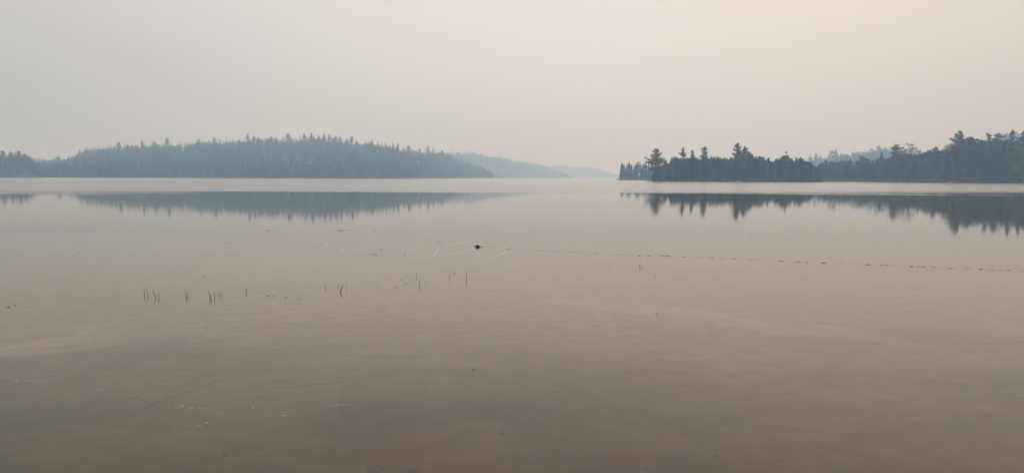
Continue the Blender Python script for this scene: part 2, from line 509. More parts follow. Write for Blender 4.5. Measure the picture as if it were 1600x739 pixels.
POINT_TOP = [(1012, 276), (1018, 272), (1028, 266), (1034, 257), (1040, 250), (1046, 252), (1050, 244), (1060, 247), (1080, 245), (1100, 247), (1120, 244), (1140, 247), (1150, 244), (1170, 239), (1178, 245), (1190, 244), (1195, 252),
             (1200, 247), (1205, 253), (1215, 247), (1225, 243), (1240, 251), (1250, 246), (1262, 251), (1275, 260), (1286, 266)]
point = landform('point_right', 'low dark wooded point reaching in from the right', POINT_TOP, 425, 462, 16, 40)
RIGHT_TOP = [(1255, 262), (1275, 258), (1285, 252), (1300, 250), (1320, 249), (1335, 254), (1345, 245), (1355, 247), (1365, 251), (1372, 245), (1385, 246), (1400, 240), (1425, 240), (1440, 237), (1455, 234), (1465, 236),
             (1480, 233), (1500, 222), (1520, 217), (1535, 223), (1550, 218), (1575, 218), (1600, 222), (1640, 216), (1700, 212), (1780, 210), (1900, 214), (2050, 226), (2200, 248), (2280, 272)]
shore_right = landform('shore_right', 'wooded shore along the right side', RIGHT_TOP, lambda u: np.interp(u, [1255, 1330, 1420, 1600, 1780], [520, 500, 440, 400, 380]),
                       lambda u: np.interp(u, [1255, 1330, 1420, 1600, 1780], [560, 540, 480, 450, 440]), 16, 120)
BACK_TOP = [(1240, 254), (1270, 248), (1290, 245), (1320, 241), (1340, 239), (1360, 234), (1375, 231), (1395, 231), (1420, 236), (1480, 232), (1540, 218), (1575, 208), (1600, 207), (1700, 202), (1800, 205), (1950, 212), (2150, 232), (2300, 271)]
hill_back = landform('hill_right', 'pale wooded hill rising behind the right shore', BACK_TOP, 1000, 1330, 15, 260)

# ------------------------------------------------------------------ trees
def trunk_mesh(h, r, lean=0.0, limbs=()):
    mb = MB()
    t = np.linspace(0, 1, 8)
    bend = lean * h * t ** 2
    pts = np.column_stack([bend, .03 * h * lean * np.sin(t * 5), t * h])
    pts[0, 2] = -.8
    mb.add(*tube(pts, r * (1 - .93 * t) * (1 + .35 * np.exp(-t * 14)), 7))
    for a, b, rr in limbs:
        m_ = (np.asarray(a) + np.asarray(b)) / 2 + np.array([0, 0, -.04 * h])
        mb.add(*tube([a, m_, b], [rr, rr * .7, rr * .25], 5))
    return mb, bend


def conifer(h, spread, first, style, n_leaf, seed, size=.26, lean=0.0, flag=0.0, tiers=None, gap=0.0):
    """trunk mesh, crown mesh. style 'pine' = separate upswept plates; 'spruce' = dense cone"""
    g = np.random.default_rng(seed)
    mb, _ = trunk_mesh(h, h * .014, lean)
    tiers = tiers or (15 if style == 'pine' else 26)
    cs, sz = [], []
    br = MB()
    for k in range(tiers):
        f = first + (1 - first) * ((k + g.uniform(-.32, .32)) / tiers)
        f = min(max(f, first * .9), .985)
        z0 = f * h
        u = (f - first) / (1 - first)
        if style == 'pine':
            w = spread * (np.interp(u, [0, .12, .4, .75, 1], [.75, 1, .86, .52, .09])) * g.uniform(.6, 1.12)
            nb = int(g.integers(5, 8))
        elif style == 'cedar':
            w = spread * np.interp(u, [0, .2, .55, .85, 1], [.8, 1, .85, .45, .1]) * g.uniform(.85, 1.1)
            nb = 8
        else:
            w = spread * (1 - u * .93) * g.uniform(.8, 1.12)
            nb = 8
        ph = g.uniform(0, 6.28)
        if style == 'pine' and u < .55 and g.uniform() < gap:
            continue
        for b in range(nb):
            az = ph + b * 6.283 / nb + g.uniform(-.35, .35)
            L = w * (g.uniform(.62, 1.2) if style == 'pine' else g.uniform(.7, 1.15)) * (1 + flag * math.cos(az))
            zb = g.uniform(-.6, .6) * (1 - first) * h / tiers if style == 'pine' else 0.0
            if L < .15:
                continue
            cx = lean * h * f ** 2
            up = g.uniform(-.06, .30) if style == 'pine' else 0
            rise = {'pine': up, 'spruce': -.22, 'cedar': .12}[style] * L + (.12 if style == 'pine' else .25) * L * u
            n = max(10 if style == 'pine' else 6, int(n_leaf * (.8 if style == 'pine' else 1) * (L / spread) ** 1.1))
            s = g.uniform(.04, 1, n) ** .68 if style == 'pine' else np.sqrt(g.uniform(0, 1, n))
            lat = g.normal(size=n) * (.2 if style == 'pine' else .17) * L * (.4 + s * .8)
            if style == 'pine':
                zz = z0 + zb + rise * s ** 1.5 + g.normal(size=n) * (.012 * h) + .10 * L * s ** 3
            else:
                zz = z0 + rise * s + g.normal(size=n) * (.02 * h)
            c, s_ = math.cos(az), math.sin(az)
            cs.append(np.column_stack([cx + c * L * s - s_ * lat, s_ * L * s + c * lat, zz]))
            if style == 'pine' and L > .8:
                br.add(*tube([(cx, 0, z0 - .02 * h), (cx + c * L * .5, s_ * L * .5, z0 + zb + rise * .3), (cx + c * L * .92, s_ * L * .92, z0 + zb + rise * .9)], [.055, .035, .012], 4))
    top = np.column_stack([lean * h + g.normal(size=30) * .03 * spread, g.normal(size=30) * .03 * spread, h * g.uniform(.93, 1.01, 30)])
    cs.append(top)
    cs = np.vstack(cs)
    if br.n:
        mb.add(np.vstack(br.v), np.vstack(br.f))
    v, f_ = leaf_tris(cs, size, .55 if style == 'pine' else .2)
    return mb.mesh('trunk'), mesh_from('crown', v, f_)


def broadleaf(h, spread, first, n_leaf, seed, lobes=15, size=.3, shell=.55):
    g = np.random.default_rng(seed)
    limbs, cs = [], []
    for k in range(lobes):
        u = (k + .5) / lobes
        z = h * (first + (1 - first) * (.12 + .80 * u))
        wid = spread * np.interp(u, [0, .35, .7, 1], [.75, 1, .75, .15])
        az = k * 2.4 + g.uniform(-.5, .5); r = wid * g.uniform(.35, .95)
        c = np.array([math.cos(az) * r, math.sin(az) * r, z + g.normal() * .02 * h])
        rad = spread * g.uniform(.26, .52) * (1 - .25 * u)
        limbs.append(((0, 0, z * .62), c, .05 + .03 * (1 - u)))
        n = int(n_leaf / lobes)
        d = nrm(g.normal(size=(n, 3)))
        rr = rad * g.uniform(shell, 1.0, (n, 1)) * (1 + .25 * np.sin(d[:, :1] * 6 + k))
        cs.append(c + d * rr * np.array([1.1, 1.1, .8]))
    mb, _ = trunk_mesh(h * .86, h * .016, 0, limbs)
    v, f_ = leaf_tris(np.vstack(cs), size, .2)
    return mb.mesh('trunk'), mesh_from('crown', v, f_)


# every prototype is 20 m tall; a planted tree scales it
PROTO = {
    'pine': [conifer(20, 4.2, .34, 'pine', 240, 100 + i, lean=[.01, -.015, .02, 0, -.01][i], flag=[0, .25, -.2, .1, -.3][i], gap=[.05, .2, .25, .1, .18][i], tiers=[11, 10, 9, 12, 10][i]) for i in range(5)],
    'spruce': [conifer(20, [2.0, 1.6, 2.3, 1.8][i], .05, 'spruce', 26, 200 + i, size=.3, tiers=[26, 28, 24, 27][i]) for i in range(4)],
    'cedar': [conifer(20, [1.9, 1.6, 2.2][i], .03, 'cedar', 34, 300 + i, size=.3, tiers=28) for i in range(3)],
    'broad': [broadleaf(20, [4.6, 5.2, 4.0, 5.6][i], [.22, .2, .25, .28][i], 3600, 400 + i, [16, 18, 13, 20][i]) for i in range(4)],
    'airy': [broadleaf(20, 4.6, .5, 620, 500 + i, 14, .26, .3) for i in range(2)],
}
# the tall pine at the tip of the point: tier upon tier of flat plates down to mid height
PROTO['tip_pine'] = [conifer(20, 5.6, .34, 'pine', 340, 611, flag=-.12, tiers=10, lean=.012)]
PROTO['flag_pine'] = [conifer(20, 5.6, .45, 'pine', 330, 617, flag=-.45, tiers=10, lean=.015)]
PROTO['right_flag_pine'] = [conifer(20, 4.6, .4, 'pine', 240, 619, flag=.45, tiers=9, lean=-.01)]
PROTO['fork_pine'] = [conifer(20, 3.4, .5, 'pine', 260, 631, flag=-.25, tiers=10, lean=-.03, gap=.25)]
NAME = {'pine': 'pine_tree', 'spruce': 'spruce_tree', 'cedar': 'cedar_tree', 'broad': 'broadleaf_tree', 'airy': 'broadleaf_tree',
        'tip_pine': 'pine_tree', 'flag_pine': 'pine_tree', 'right_flag_pine': 'pine_tree', 'fork_pine': 'pine_tree'}
LEAFMAT = {'spruce': 'spruce', 'cedar': 'spruce', 'broad': 'broad', 'airy': 'broad'}
for k, vs in PROTO.items():
    for tk, cr in vs:
        tk.materials.append(M['bark']); cr.materials.append(M[LEAFMAT.get(k, 'pine')])


def plant(kind, base, height, label, group=None, width=1.0, rot=None, variant=None):
    vs = PROTO[kind]
    tk, cr = vs[random.randrange(len(vs)) if variant is None else variant % len(vs)]
    e = link(NAME[kind], None)
    e.location = base
    s = height / 20.0
    e.scale = (s * width, s * width, s)
    e.rotation_euler.z = random.uniform(0, 6.28) if rot is None else rot
    tag(e, label, 'tree', group)
    link('trunk', tk, e); link('crown', cr, e)
    return e


def plant_px(where, px, py_top, t, kind, label, group=None, width=1.0, rot=0.0, variant=None):
    """a tree standing on the land at column px with its top at row py_top"""
    b = where(px, t)
    return plant(kind, b, at(px, b.y, py_top).z - b.z, label, group, width, rot, variant)


# --- the dark point: named pines first
G = 'pines standing above the dark point'
plant_px(point, 1025, 232.5, .10, 'tip_pine', 'tall tiered pine at the left tip of the dark point', G, 1.2, 0)
plant_px(point, 1066, 230, .55, 'pine', 'pine with a narrow spire, second tall one from the tip of the point', G, .8, .5, 0)
plant_px(point, 1081, 234, .6, 'pine', 'shorter pine between two taller ones above the point', G, .8, 1.5, 3)
plant_px(point, 1100, 228.5, .55, 'pine', 'broad-topped pine standing over the middle left of the point', G, .9, 2.2, 1)
plant_px(point, 1153, 223.5, .55, 'fork_pine', 'tallest thin pine over the point, left one of a forked pair', G, .85, 0)
plant_px(point, 1161, 228.5, .5, 'fork_pine', 'thin pine leaning beside the tallest one on the point', G, .8, 2.6)
plant_px(point, 1228, 237, .5, 'pine', 'ragged pine rising over the right part of the point', G, .85, 3.0, 2)
plant_px(point, 1244, 246, .5, 'pine', 'small pine with a long side branch right of the ragged one', G, .85, 0, 4)
plant_px(point, 1170, 237, .45, 'broad', 'rounded broadleaf crown just right of the forked pines', 'broadleaf trees of the point', .8, 0, 1)
plant_px(point, 1250, 246, .1, 'cedar', 'wide rounded evergreen near the inner end of the point', 'rounded evergreens of the point', 1.7, 0, 0)
plant_px(point, 1201, 246, .3, 'spruce', 'small double-topped spruce in the dip of the point skyline', 'spruces in the dip', 1.0, 0, 1)
for px, py, t in ((1019.5, 271, .05), (1022, 266, .06), (1024, 259, .2), (1027.5, 260, .08), (1030, 257, .2), (1033, 259, .1)):
    plant_px(point, px, py, t, 'cedar', 'small cedar crowded round the foot of the tip pine', 'cedars at the foot of the tip pine', 1.2, px)
n = 0
SECT = [(1046, 'by the tip pine'), (1060, 'right of the tip pine'), (1090, 'below the spired pine'), (1115, 'below the broad-topped pine'), (1145, 'left of the forked pines'),
        (1168, 'below the forked pines'), (1193, 'right of the forked pines'), (1216, 'in the dip of the skyline'), (1240, 'below the ragged pine'), (1300, 'at the inner end')]
SECT_R = [(1300, 'where the shore meets the point'), (1335, 'behind the tan sedge strip'), (1368, 'before the pale hill'), (1390, 'by the dark pointed conifer'), (1412, 'below the right-swept pine'), (1440, 'below the airy tree'),
          (1480, 'below the round-topped pine'), (1508, 'below the biggest pine'), (1540, 'below the leafy dip'), (1570, 'below the ragged pine'), (1605, 'near the right edge'), (1800, 'beyond the right edge')]


def section(u, table):
    return next(b for a, b in table if u <= a)


for px in np.arange(1020, 1284, 2.1):
    for t in ((.06, .35, .75) if n % 2 else (.18, .55)):
        u = px + random.uniform(-1, 1)
        kind = random.choices(['cedar', 'spruce', 'broad'], [5, 4, 2 if u > 1120 else .4])[0]
        topy = float(np.interp(u, [a for a, _ in POINT_TOP], [b for _, b in POINT_TOP]))
        if u < 1046:
            if t > .4 and u < 1036: continue
            topy += random.uniform(0, 5)
        topy += abs(random.gauss(0, 2.0)) + (8 * (.3 - t) * random.random() * 2 if t < .3 else 0) - (1.5 if random.random() < .12 else 0)
        row = 'at the waterline' if t < .25 else ('middle row' if t < .5 else 'back row')
        lab = {'cedar': 'dense dark cedar', 'spruce': 'narrow dark spruce', 'broad': 'leafy tree'}[kind] + ' on the point ' + section(u, SECT) + ', ' + row
        plant_px(point, u, topy, t, kind, lab, {'cedar': 'cedars of the point', 'spruce': 'spruces of the point', 'broad': 'leafy crowns of the point'}[kind], random.uniform(.9, 1.25), random.uniform(0, 6))
    n += 1

# --- hazy clump behind the tip
for k, (px, py) in enumerate(((970.5, 257), (972, 254.5), (975, 258), (979, 256), (982.5, 253.5), (986, 257), (990, 259), (994, 255), (997.5, 252.5), (1001, 256), (1005, 256), (1008.5, 254), (1013, 256), (1018, 255), (1024, 256), (1030, 257), (1037, 257),
                              (974, 263), (980, 264), (985, 263), (991, 265), (996, 262), (1003, 263), (1009, 262), (1015, 263))):
    t = .1 if py > 260 else .3 + .1 * (k % 3); kind = 'pine' if px == 997.5 else ('cedar' if k % 3 else 'spruce')
    plant_px(point_far, px, py, t, kind, 'hazy grey tree in the small clump left of the tip pine', 'trees of the small hazy clump', 1.0 if kind == 'pine' else 1.6, px)

# --- right shore
G = 'trees standing out along the right shore'
plant_px(shore_right, 1376, 238, .12, 'spruce', 'dark pointed conifer before the pale hill on the right', G, 1.5, 0, 2)
plant_px(shore_right, 1397, 225, .35, 'right_flag_pine', 'pine with dark crown swept right beside a thin airy tree', G, 1.1, 0)
plant_px(shore_right, 1421, 223, .6, 'airy', 'thin airy tree with sky showing through its crown', G, 1.35, 0, 0)
plant_px(shore_right, 1460, 228.5, .4, 'pine', 'small round-topped pine left of the biggest right-hand pine', G, .8, 1, 1)
plant_px(shore_right, 1474, 227, .6, 'airy', 'small airy tree just left of the biggest right-hand pine', G, .7, 1, 1)
plant_px(shore_right, 1497, 204, .35, 'flag_pine', 'biggest pine on the right shore, branches swept to the left', G, .82, 0)
plant_px(shore_right, 1516, 210.5, .5, 'broad', 'tall flat-topped leafy tree right of the biggest pine', G, .8, 0, 2)
plant_px(shore_right, 1533, 220, .35, 'broad', 'rounded leafy tree in the dip between two right-hand pines', G, .8, 2, 3)
plant_px(shore_right, 1543, 208, .3, 'pine', 'pine with a knobbed top, first right of the leafy dip', G, .8, 0, 4)
plant_px(shore_right, 1556, 207, .45, 'pine', 'wide ragged pine second right of the leafy dip', G, 1.1, 4, 1)
plant_px(shore_right, 1578, 202, .95, 'pine', 'tall hazy pine behind the ragged pine near the right edge', G, .9, 2, 3)
plant_px(shore_right, 1594, 205, .95, 'pine', 'hazy spreading pine at the right edge of the view', G, 1.0, 0, 0)
plant_px(shore_right, 1345, 243, .5, 'broad', 'square-topped leafy tree before the pale hill', G, .8, 1, 0)
for px, py, t, lab in ((1510, 214, .6, 'leafy crown tucked just right of the biggest pine top'), (1526, 213.5, .55, 'leafy crown right of the tall flat-topped leafy tree'), (1550, 221, .7, 'leafy crown between the knobbed pine and the ragged pine'),
                       (1567, 218, .8, 'leafy crown right of the ragged pine'), (1586, 219, .7, 'leafy crown between the two hazy pines at the right edge'), (1604, 211, .8, 'leafy crown cut by the right edge of the view'), (1448, 235, .7, 'low leafy crown right of the airy tree'), (1485, 231, .6, 'low leafy crown under the left branches of the biggest pine')):
    plant_px(shore_right, px, py, t, 'broad', lab, G, .8, px)
n = 0
for px in np.arange(1268, 1700, 2.9):
    for t in ((.05, .4, .85) if n % 2 else (.2, .6)):
        u = px + random.uniform(-1.4, 1.4)
        kind = random.choices(['cedar', 'spruce', 'broad', 'pine'], [2.5, 2, 4, .8])[0]
        topy = float(np.interp(u, [a for a, _ in RIGHT_TOP], [b for _, b in RIGHT_TOP]))
        topy += abs(random.gauss(0, 3.0)) + .5 - (4 if random.random() < .08 else 0) + (22 * (.35 - t) * random.uniform(.4, 1.8) if t < .35 else 0)
        row = 'at the waterline' if t < .3 else ('middle row' if t < .5 else 'back row')
        lab = {'cedar': 'dark cedar', 'spruce': 'dark spruce', 'broad': 'leafy tree', 'pine': 'lesser pine'}[kind] + ' on the right shore ' + section(u, SECT_R) + ', ' + row
        plant_px(shore_right, u, min(topy, 272), t, kind, lab, kind + ' trees of the right shore', random.uniform(1.0, 1.4), random.uniform(0, 6))
    n += 1

# --- left hill: the trees that stand above its ridge
for px, py in ((92, 242), (126.5, 234), (134.6, 232.5), (150.7, 229), (187.5, 222), (201, 224.5), (223, 219), (243, 219), (262, 215), (283, 219.5), (293, 223), (312, 217), (336, 212.5), (355, 215), (373, 219),
               (388.6, 208), (398, 213), (425, 213), (433, 214), (450.7, 208.5), (456, 211), (476.7, 209), (487.5, 207.5), (499, 212), (508, 205.5), (516, 210), (525, 212), (532, 213), (549.6, 213), (542, 217), (572.6, 221.5),
               (582, 218.5), (602.5, 224), (614, 221), (622.6, 224), (638, 227), (656, 231), (669, 228), (677, 232), (691.5, 235)):
    plant_px(hill_left, px, py, .97, random.choice(['pine', 'pine', 'spruce', 'fork_pine']), 'hazy conifer poking above the ridge line of the broad left hill', 'trees above the left ridge', random.uniform(.8, 1.1), px)
for px, py in ((707, 232.5), (714, 233), (732, 233.5), (741, 236), (752, 239), (776, 242), (780.5, 242), (808, 247), (826, 252)):
    plant_px(hill_second, px, py, .97, random.choice(['pine', 'spruce']), 'very pale conifer on the skyline of the second ridge', 'trees above the second ridge', 1.0, px)
for px, py in ((31, 236), (18, 238), (6, 235.5), (40, 240), (47, 244)):
    plant_px(shore_left, px, py, .8, random.choice(['pine', 'broad']), 'grey tree topping the nearer wood at the left edge', 'trees above the left edge wood', 1.0, px)
for px, py in ((1265, 243), (1274, 240), (1298, 234), (1304, 233.5), (1314, 240), (1332, 237), (1340, 236), (1360, 231), (1371, 226)):
    plant_px(hill_back, px, py, .95, random.choice(['pine', 'broad', 'pine']), 'pale tree on the skyline of the hill behind the right shore', 'trees on the back hill skyline', 1.2, px)


# --- hillside woods that read as one mass
def low_tree(kind, seed, n):
    g = np.random.default_rng(seed)
    if kind == 'c':
        u = 1 - np.sqrt(g.uniform(0, 1, n)); az = g.uniform(0, 6.28, n)
        r = .155 * (1 - u) * np.sqrt(g.uniform(.35, 1, n)) * (1 + .25 * np.sin(u * 40))
        c = np.column_stack([np.cos(az) * r, np.sin(az) * r, .1 + .9 * u])
    else:
        d = nrm(g.normal(size=(n, 3)))
        rr = g.uniform(.65, 1, (n, 1)) * (1 + .22 * np.sin(d[:, :1] * 5 + seed) * np.cos(d[:, 1:2] * 4))
        c = d * rr * np.array([.27, .27, .40]) + np.array([0, 0, .58])
    return c


LOW = [low_tree('c', i, 90) for i in range(4)] + [low_tree('b', i, 110) for i in range(4)]


def forest(name, label, where, u0, u1, count, h, leaf, tmin=0.0, tmax=1.25, pc=.62):
    vs, tint = [], []
    us = rng.uniform(u0, u1, count); ts = np.concatenate([rng.uniform(max(tmin, .015), .06, count // 8), tmin + (tmax - tmin) * rng.uniform(0, 1, count - count // 8 - count // 5), rng.uniform(.84, 1.12, count // 5)])
    for u, t in zip(us, ts):
        b = where(u, max(t, .015))
        if b.z < .2: continue
        conif = rng.uniform() < pc
        proto = LOW[rng.integers(0, 4) + (0 if conif else 4)]
        hh = h * (rng.uniform(.6, 1.1) if t < .8 else rng.uniform(.55, 1.32)) * (1.05 if conif else .88)
        room = at(u, float(np.interp(u, where.us, where.dr)), float(np.interp(u, where.us, where.tops))).z - b.z
        hh = max(2.5, min(hh, room * rng.uniform(.85, 1.15))) if room < h else hh
        a = rng.uniform(0, 6.28); c, s = math.cos(a), math.sin(a)
        w = hh * rng.uniform(.9, 1.25)
        P = np.column_stack([(proto[:, 0] * c - proto[:, 1] * s) * w, (proto[:, 0] * s + proto[:, 1] * c) * w, proto[:, 2] * hh]) + np.array(b)
        vs.append(P); tint.append(np.full(len(P), rng.uniform(0, .5) if conif else rng.uniform(.35, 1)))
    cs = np.vstack(vs)
    v, f = leaf_tris(cs, leaf, .2)
    me = mesh_from(name, v, f)
    at_ = me.attributes.new('tint', 'FLOAT', 'POINT'); at_.data.foreach_set('value', np.repeat(np.concatenate(tint), 3).astype(np.float32))
    o = link(name, me, None, M['forest'])
    tag(o, label, 'forest', kind='stuff')


forest('hillside_forest', 'hazy blue-grey forest covering the broad left hill', hill_left, -515, 770, 8300, 15, .8, pc=.62)
forest('hillside_forest', 'pale forest on the ridge behind the left hill', hill_second, 665, 893, 1600, 16, 1.3)
forest('hillside_forest', 'faintest forest on the farthest hill at the end of the lake', hill_third, 805, 966, 1000, 16, 2.2)
forest('hillside_forest', 'grey wood on the nearer shore at the left edge', shore_left, -475, 69, 1000, 16, .6)
forest('shore_forest', 'dense wood along the right shore beyond the right edge', shore_right, 1690, 2275, 800, 15, .5)
forest('hillside_forest', 'pale hazy forest on the hill behind the right shore', hill_back, 1245, 2290, 6000, 15, .95, pc=.3)


# low growth and rocks at the water's edge
def shore_brush(name, label, where, u0, u1, count, hgt, mat, leaf):
    cs = []
    for u in rng.uniform(u0, u1, count):
        b = where(u, rng.uniform(.012, .05))
        k = 26
        d = rng.normal(size=(k, 3)) * np.array([1.1, .7, .45]) * hgt
        d[:, 2] = np.abs(d[:, 2])
        cs.append(d + np.array(b) + np.array([0, 0, -.3]))
    v, f = leaf_tris(np.vstack(cs), leaf, .1)
    o = link(name, mesh_from(name, v, f), None, mat)
    tag(o, label, 'shrubs', kind='stuff')


shore_brush('shore_brush', 'low dark brush along the waterline of the point', point, 1014, 1284, 260, 1.5, M['broad'], .3)
shore_brush('shore_brush', 'low brush along the waterline of the right shore', shore_right, 1262, 1770, 420, 1.5, M['broad'], .3)
shore_brush('shore_brush', 'low brush along the waterline of the small hazy clump', point_far, 968, 1075, 110, 1.6, M['broad'], .4)
shore_brush('shore_sedge', 'thin strip of tan sedge at the water left of the right shore', shore_right, 1270, 1340, 130, .5, M['sedge'], .22)


def lumpy(rx, ry, rz, seed, n=10, m=7):
    g = np.random.default_rng(seed)
    th = np.linspace(0, 2 * np.pi, n, endpoint=False); ph = np.linspace(-np.pi / 2, np.pi / 2, m)
    v = []
    k = g.normal(size=(4, 3)) * 1.8; o = g.uniform(0, 6, 4)
    for p_ in ph:
        for t in th:
            d = np.array([math.cos(p_) * math.cos(t), math.cos(p_) * math.sin(t), math.sin(p_)])
            s = 1 + .12 * np.sin(k @ d + o).sum()
            v.append(d * s * np.array([rx, ry, rz]))
    f = []
    for i in range(m - 1):
        for j in range(n):
            a, b, c, d = i * n + j, i * n + (j + 1) % n, (i + 1) * n + (j + 1) % n, (i + 1) * n + j
            f += [(a, b, c), (a, c, d)]
    return np.array(v), np.array(f)


for k, (px, r, lab) in enumerate(((1490, 1.6, 'pale boulder at the waterline below the biggest right-hand pine'), (1482, .8, 'small pale boulder just left of the larger waterline boulder'),
                                   (1153, .8, 'small pale rock at the waterline below the forked pines'), (1015, .9, 'low rock off the left tip of the dark point'))):
    w = shore_right if px > 1300 else point
    b = w(px, .006)
    me = mesh_from('boulder', *lumpy(r * 1.5, r, r * .6, 70 + k), smooth=True)
    o = link('boulder', me, None, M['rock']); o.location = (b.x, b.y - .5, .25)
    tag(o, lab, 'rock', 'boulders on the far waterline')


# ------------------------------------------------------------------ things on and in the near water
def single(name, mb, mat, loc, label, cat, group=None, smooth=True):
    o = link(name, mb.mesh(name, smooth), None, mat)
    o.location = loc
    tag(o, label, cat, group)
    return o


# black pointed float at the end of the rope line
c0 = on_plane(746, 386)
e = link('marker_float', None); e.location = c0
tag(e, 'small black pointed float at the left end of the rope line', 'float')
v, f = lumpy(.055, .045, .036, 5, 14, 9); mb = MB(); mb.add(v + np.array([.01, 0, .022]), f); link('body', mb.mesh('body', True), e, M['black'])
mb = MB(); mb.add(*tube([(-.025, 0, .03), (-.06, 0, .024), (-.085, -.005, .012)], [.026, .015, .005], 8)); link('nose', mb.mesh('nose', True), e, M['black'])
mb = MB(); mb.add(*tube([(.05, 0, .02), (.09, -.01, .004), (.16, -.02, 0.0)], [.012, .012, .012], 8)); link('eye_loop', mb.mesh('eye_loop', True), e, M['rope'])

# floating rope with its strung beads
rp = [(756, 386.2), (800, 389.3), (850, 391.8), (900, 394.3), (950, 397), (1000, 399.2), (1046, 400.4), (1070, 401.4), (1120, 403.6), (1180, 406), (1230, 408.5), (1300, 411.5), (1360, 413.6), (1420, 416), (1480, 418.7), (1540, 421.2), (1592, 423.4), (1680, 428), (1900, 439)]
rp = np.array(rp)
us = np.arange(756, 1900, 3.0)
pts = []
for i, u in enumerate(us):
    q = on_plane(u, float(np.interp(u, rp[:, 0], rp[:, 1])) + .35 * math.sin(u * .09) + .2 * math.sin(u * .31))
    pts.append((q.x, q.y, -.006 + .006 * math.sin(u * .23 + 1) * math.sin(u * .05)))
pts = np.array(pts); o0 = Vector(pts[0])
e = link('rope_line', None); e.location = o0
tag(e, 'long yellowish floating rope strung with small brown beads across the right water', 'rope')
mb = MB(); mb.add(*tube(pts - np.array(o0), .008, 6)); link('rope', mb.mesh('rope', True), e, M['rope'])
bead_meshes = []
for k in range(4):
    mb = MB(); L = [.03, .05, .068, .04][k]
    v, f = lumpy(L, .014, .012, 40 + k, 10, 7); mb.add(v, f); bm2 = mb.mesh('bead', True); bm2.materials.append(M['dash']); bead_meshes.append(bm2)
u = 757.0
while u < 1892:
    i = int(np.interp(u, us, np.arange(len(us)))); i = min(max(i, 1), len(us) - 2)
    d = pts[i + 1] - pts[i - 1]
    o = link('bead', random.choice(bead_meshes), e); o.location = Vector(pts[i]) - o0 + Vector((0, 0, .001))
    o.rotation_euler.z = math.atan2(d[1], d[0])
    u += random.choice([8, 10, 13, 16, 21, 28])

# pale slack lines lying just under the surface
def smooth_curve(p, n=6):
    p = np.asarray(p, float); out_ = []
    q = np.vstack([2 * p[0] - p[1], p, 2 * p[-1] - p[-2]])
    for i in range(1, len(q) - 2):
        for t in np.linspace(0, 1, n, endpoint=False):
            a, b, c, d = q[i - 1], q[i], q[i + 1], q[i + 2]
            out_.append(.5 * ((2 * b) + (-a + c) * t + (2 * a - 5 * b + 4 * c - d) * t * t + (-a + 3 * b - 3 * c + d) * t ** 3))
    out_.append(p[-1])
    return np.array(out_)


LINES = [([(28, 400), (48, 397.5), (72, 394.5), (90, 391.5), (105, 388)], .020, 'faint pale line farthest left, slanting up to the right under the water'),
         ([(128, 397), (118, 398), (112, 398), (113, 395.5), (118, 393), (125, 391)], .022, 'small faint hooked pale line second from the left edge'),
         ([(215, 393), (230, 392), (248, 391)], .018, 'short faint straight pale line left of the reed group'),
         ([(253, 396), (262, 395), (273, 394), (286, 391)], .022, 'short pale line above the thin reed pairs'),
         ([(305, 392.5), (322, 391), (338, 388.5), (355, 385), (371, 381)], .022, 'long pale line slanting up right beyond the reeds'),
         ([(337, 396), (355, 394), (368, 392)], .018, 'short pale line just below the long slanting one'),
         ([(376, 400.5), (384, 398.5), (393, 397), (412, 396), (428, 395)], .02, 'flat pale line hooked down at its left end'),
         ([(457, 393), (465, 397), (476, 399), (487, 396.5), (502, 390.5), (510, 383), (508, 377.5), (499, 375), (487, 377)], .018, 'wide faint oval pale loop left of centre'),
         ([(534, 384), (534.5, 389), (536, 393.5), (543, 394), (558, 391), (577, 387), (600, 383)], .02, 'pale line with a square corner right of the oval loop'),
         ([(574, 372.5), (582, 371), (592, 370.5)], .024, 'short bright pale dash beyond the square-cornered line'),
         ([(664, 381), (652, 387), (642, 393), (648, 394.3), (660, 392.5), (674, 390)], .026, 'pale pointed loop second left of the black float'),
         ([(648, 373), (656, 372.5), (665, 372)], .024, 'short pale dash above the pointed loop left of the float'),
         ([(690, 389.5), (684, 392.5), (679.5, 397), (677.5, 402.5), (682, 402.5), (696, 400.5), (711, 398), (727, 394), (739, 389)], .034, 'brightest pale loop, its corner low left of the black float'),
         ([(690, 386), (712, 382), (728, 379), (738, 377), (746, 376.8), (748, 380)], .026, 'pale line arching up to the black float from the left'),
         ([(744, 393), (752, 399), (762, 403.8), (766, 404), (776, 401), (786, 397.5), (792, 391), (789, 386), (780, 382), (768, 379)], .030, 'rounded pale loop just right of and below the black float')]
for pxs, r, lab in LINES:
    z = -.03
    q = np.array([on_plane(a, b, z) for a, b in smooth_curve(pxs)])
    w = r * (.55 + .45 * np.sin(np.linspace(.2, 3.0, len(q)))) * 1.0
    mb = MB(); o0 = q.mean(0); mb.add(*tube(q - o0, w, 6))
    single('slack_line', mb, M['pale'], o0, lab, 'line', 'pale slack lines under the water')

